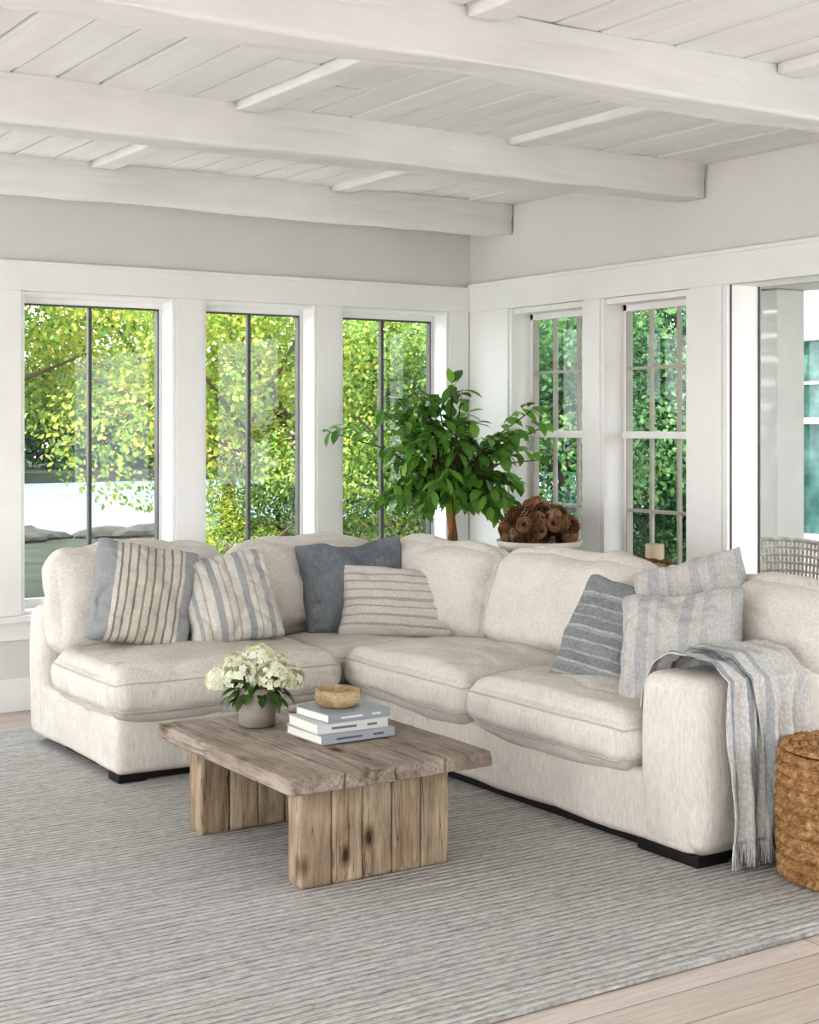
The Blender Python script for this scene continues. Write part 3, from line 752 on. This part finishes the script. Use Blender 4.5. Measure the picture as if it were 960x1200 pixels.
light=[rgb('#4d7030'),rgb('#69903c'),rgb('#86a748'),rgb('#a4ba55'),rgb('#cfc95e')]
mid=[rgb('#3b5b2b'),rgb('#527438'),rgb('#6b8d45'),rgb('#86a453'),rgb('#abbb62')]
dark=[rgb('#1f4034'),rgb('#2f5a42'),rgb('#437049'),rgb('#5a8653'),rgb('#7c9c62')]
def canopy(name,n,size,pal,seed,thin=-.2):
    random.seed(seed); V=[];F=[];C=[]
    bl=[(Vector((0,0,0)),1.6)]
    for k in range(13):
        a=k*2.4; rr=1.75*math.sqrt((k+.5)/13); bl.append((Vector((rr*math.cos(a),rr*math.sin(a),random.uniform(-1.3,1.3))),random.uniform(.8,1.25)))
    tot=sum(b[1]**2 for b in bl)
    for c,r in bl:
        for _ in range(int(n*r*r/tot)):
            d=rnd_dir(); rad=random.random()**.35
            p=c+Vector((d.x*r,d.y*r,d.z*r*.75))*rad
            clump=fbm(p*1.3+Vector((seed,0,0)),2)
            if clump<thin: continue
            nrm=(d+rnd_dir()*1.0+Vector((0,0,.4))).normalized(); a,b=basis(nrm)
            s=size*random.uniform(.6,1.3); i=len(V)
            V.extend([p-a*s,p-b*s*.6,p+a*s,p+b*s*.6]); F.append((i,i+1,i+2,i+3))
            q=random.random()*.6+(clump*.6+.3)
            col=pal[max(0,min(len(pal)-1,int(q*len(pal))))]; g=random.uniform(.75,1.2)
            C.extend([(min(.95,col[0]*g),min(.95,col[1]*g),col[2]*g,1)]*4)
    o=meshobj(name,V,F,M['leaf'],False,C); me=o.data; bpy.data.objects.remove(o); return me
CAN={'light':canopy('crown_light',26000,.038,light,3,-.12),'light2':canopy('crown_light_b',26000,.038,light,8,-.10),'mid':canopy('crown_mid',28000,.038,mid,5,-.15),'dark':canopy('crown_dark',32000,.042,dark,6,-.35),'far':canopy('crown_far',9000,.12,dark,9,-.5)}
def tree(x,y,kind,zc,sc,rot,name='tree',szz=1,tx=0,ty=0):
    o=bpy.data.objects.new('crown',CAN[kind]); COL.objects.link(o)
    o.location=(x,y,zc); o.scale=(sc,sc,sc*szz); o.rotation_euler=(0,0,rot)
    X,Y=x+tx,y+ty
    ps=[[((X,Y,ZG),.10*sc),((X+.1,Y,ZG+(zc-ZG)*.6),.08*sc),((x,y,zc+.4*sc),.04*sc)]]
    for k in range(7):
        a=k*.9+rot; ps.append([((X*.4+x*.6,Y*.4+y*.6,ZG+(zc-ZG)*(.55+.05*k)),.04*sc),((x+math.cos(a)*1.6*sc,y+math.sin(a)*1.6*sc,zc+(.3*k-.9)*sc),.012)])
    t=tube('trunk',ps,M['bark'])
    bpy.context.view_layer.update()
    group(name,[o,t],Vector((X,Y,ZG)))
tree(4.6,16.2,'mid',3.4,1.15,.3,tx=-1.6)
tree(7.0,17.8,'light2',3.4,1.1,1.3,tx=1.6)
tree(6.9,14.4,'light',2.6,.95,2.2,tx=.9)
tree(9.0,16.2,'light2',2.4,1.0,.8)
tree(7.9,12.6,'mid',2.0,.7,3.0,tx=1.0)
tree(10.6,15.2,'light',1.8,.9,4.0)
tree(9.6,12.0,'dark',1.8,.8,5.0)
tree(11.9,13.0,'dark',2.4,1.1,.5)
tree(14.2,10.8,'dark',2.4,1.2,1.5)
tree(16.0,7.5,'dark',2.4,1.2,2.5)
tree(3.0,18.5,'light',3.6,1.2,3.5)
tree(6.6,13.6,'light2',.1,.42,.2,'shrub')
tree(7.8,14.8,'mid',.3,.6,1.2,'shrub')
tree(9.4,13.6,'light',.35,.6,2.2,'shrub')
tree(11.2,11.8,'dark',.35,.6,3.2,'shrub')
for k in range(15):
    tree(-2+k*5.4,66+random.uniform(0,5),'far',2.2,1.7,k*1.1)

# porch
boxes('porch_deck',[(XR+TH+.01,8.55,2.5,8.6,-.14,-.02)],simple('deck_boards','#a9a298','#958e84',.8,4,None,.2,(1,9,1)),0)
pt=simple('porch_white_paint','#cfcecb','#c6c5c2',.5,3)
boxes('porch_post',[(6.95,7.2,6.5,6.78,-.018,2.349)],pt,.01)
boxes('porch_post',[(6.95,7.2,3.0,3.28,-.018,2.349)],pt,.01)
pg=[(6.9,7.25,2.6,7.6,2.35,2.6)]
pgl=[]
y=2.6
while y<7.6: pgl.append((XR+TH+.02,8.5,y,y+.05,2.6,2.72)); y+=.28
x=5.7; sl=[]
while x<8.5: sl.append((x,x+.09,2.6,7.6,2.72,2.75)); x+=.12
group('pergola',[boxes('header',pg,pt,.005),boxes('rafters',pgl,pt,.003),boxes('slats',sl,simple('slat_grey_wood','#9a9f8e','#7f8474',.8),.002)])
wy=[(8.6,8.8,4.2,6.3,-.3,2.9),(8.6,8.8,7.9,8.55,-.3,2.9),(8.6,8.8,6.3,7.9,-.3,.6),(8.6,8.8,6.3,7.9,2.2,2.9)]
boxes('wall_porch_wing',wy,pt,.003)
fr=[(8.56,8.7,6.3,6.37,.6,2.2),(8.56,8.7,7.83,7.9,.6,2.2),(8.56,8.7,6.37,7.83,2.13,2.2),(8.56,8.7,6.37,7.83,.6,.67),(8.6,8.68,7.06,7.14,.67,2.13),(8.6,8.68,6.37,7.83,1.5,1.55)]
fr+=[(8.62,8.66,y_-.012,y_+.012,.67,2.13) for y_ in (6.62,6.85,7.36,7.6)]+[(8.62,8.66,6.37,7.83,1.8,1.825)]
group('window_10',[boxes('frame',fr,M['trim'],.003),boxes('glass_pane',[(8.645,8.65,6.37,7.83,.67,2.13)],M['tealglass'],0)])
wk=simple('white_wicker','#d6d1c9','#a49e96',.8,30,60,.8)
def wicker_chair(cx,cy,yaw):
    pts=[];N=60;paths=[]
    for k in range(N+1):
        a=math.radians(-115+230*k/N)
        hh=.84-.12*(abs(k-N/2)/(N/2))**2
        b=Vector((math.cos(a)*.27,math.sin(a)*.27,.30)); t=Vector((math.cos(a)*.36,math.sin(a)*.36,hh)); pts.append((b,t))
        paths.append([(b,.007),(b.lerp(t,.5)+Vector((math.cos(a)*.01,math.sin(a)*.01,0)),.007),(t,.007)])
    for f in [q/12 for q in range(13)]:
        paths.append([(b.lerp(t,f),.014 if f in(0,1) else .007) for b,t in pts])
    for k in range(4):
        a=math.radians(45+90*k); paths.append([(Vector((math.cos(a)*.22,math.sin(a)*.22,.31)),.016),(Vector((math.cos(a)*.27,math.sin(a)*.27,0)),.013)])
    fr=tube('frame',paths,wk)
    seat=lathe('seat',[(.27,.29),(.28,.31),(.27,.33)],wk,(0,0,0),32)
    cu=lathe('cushion',[(.2,.332),(.255,.35),(.26,.39),(.23,.415),(0,.42)],M['white_ceramic'],(0,0,0),32)
    for o in (fr,seat,cu): o.matrix_world=Matrix.Translation((cx,cy,-.018))@Matrix.Rotation(math.radians(yaw),4,'Z')
    bpy.context.view_layer.update()
    group('wicker_armchair',[fr,seat,cu],Vector((cx,cy,-.018)))
wicker_chair(6.35,5.85,60); wicker_chair(6.3,4.95,40)
pillow('outdoor_pillow',.42,.42,.14,fabric('white_cotton','#e8e4de','#dfdad2'),frame(Vector((6.30,5.14,.84)),200,15,10),9)

# ---------------------------------------------------------------- LIGHT
w=bpy.data.worlds.new('sky'); S.world=w; w.use_nodes=True; nt=w.node_tree; nt.nodes.clear()
o=nt.nodes.new('ShaderNodeOutputWorld'); bg=nt.nodes.new('ShaderNodeBackground')
tc=nt.nodes.new('ShaderNodeTexCoord'); sp=nt.nodes.new('ShaderNodeSeparateXYZ'); L(nt,tc.outputs['Generated'],sp.inputs[0])
c=ramp(nt,sp.outputs[2],[(0,(.97,.985,1,1)),(.5,(.90,.95,1,1))]); L(nt,c,bg.inputs[0]); bg.inputs[1].default_value=5.4
L(nt,bg.outputs[0],o.inputs[0])
sd=bpy.data.lights.new('sun','SUN'); sd.energy=7.5; sd.angle=math.radians(1.5); sd.color=(1,.96,.89)
so=bpy.data.objects.new('sun',sd); COL.objects.link(so)
so.rotation_euler=Vector((.62,.18,-.77)).to_track_quat('-Z','Y').to_euler()

# ---------------------------------------------------------------- CAMERA
cd=bpy.data.cameras.new('camera'); cd.sensor_fit='HORIZONTAL'; cd.sensor_width=36; cd.lens=1729/960*36; cd.shift_y=-103/960; cd.clip_end=300
co=bpy.data.objects.new('camera',cd); COL.objects.link(co); co.location=(0,0,1.5)
co.rotation_euler=(math.radians(90),0,math.radians(-32.93)); S.camera=co
S.view_settings.view_transform='Standard'
try: S.view_settings.look='Medium High Contrast'
except Exception: S.view_settings.look='None'
S.view_settings.exposure=-.3
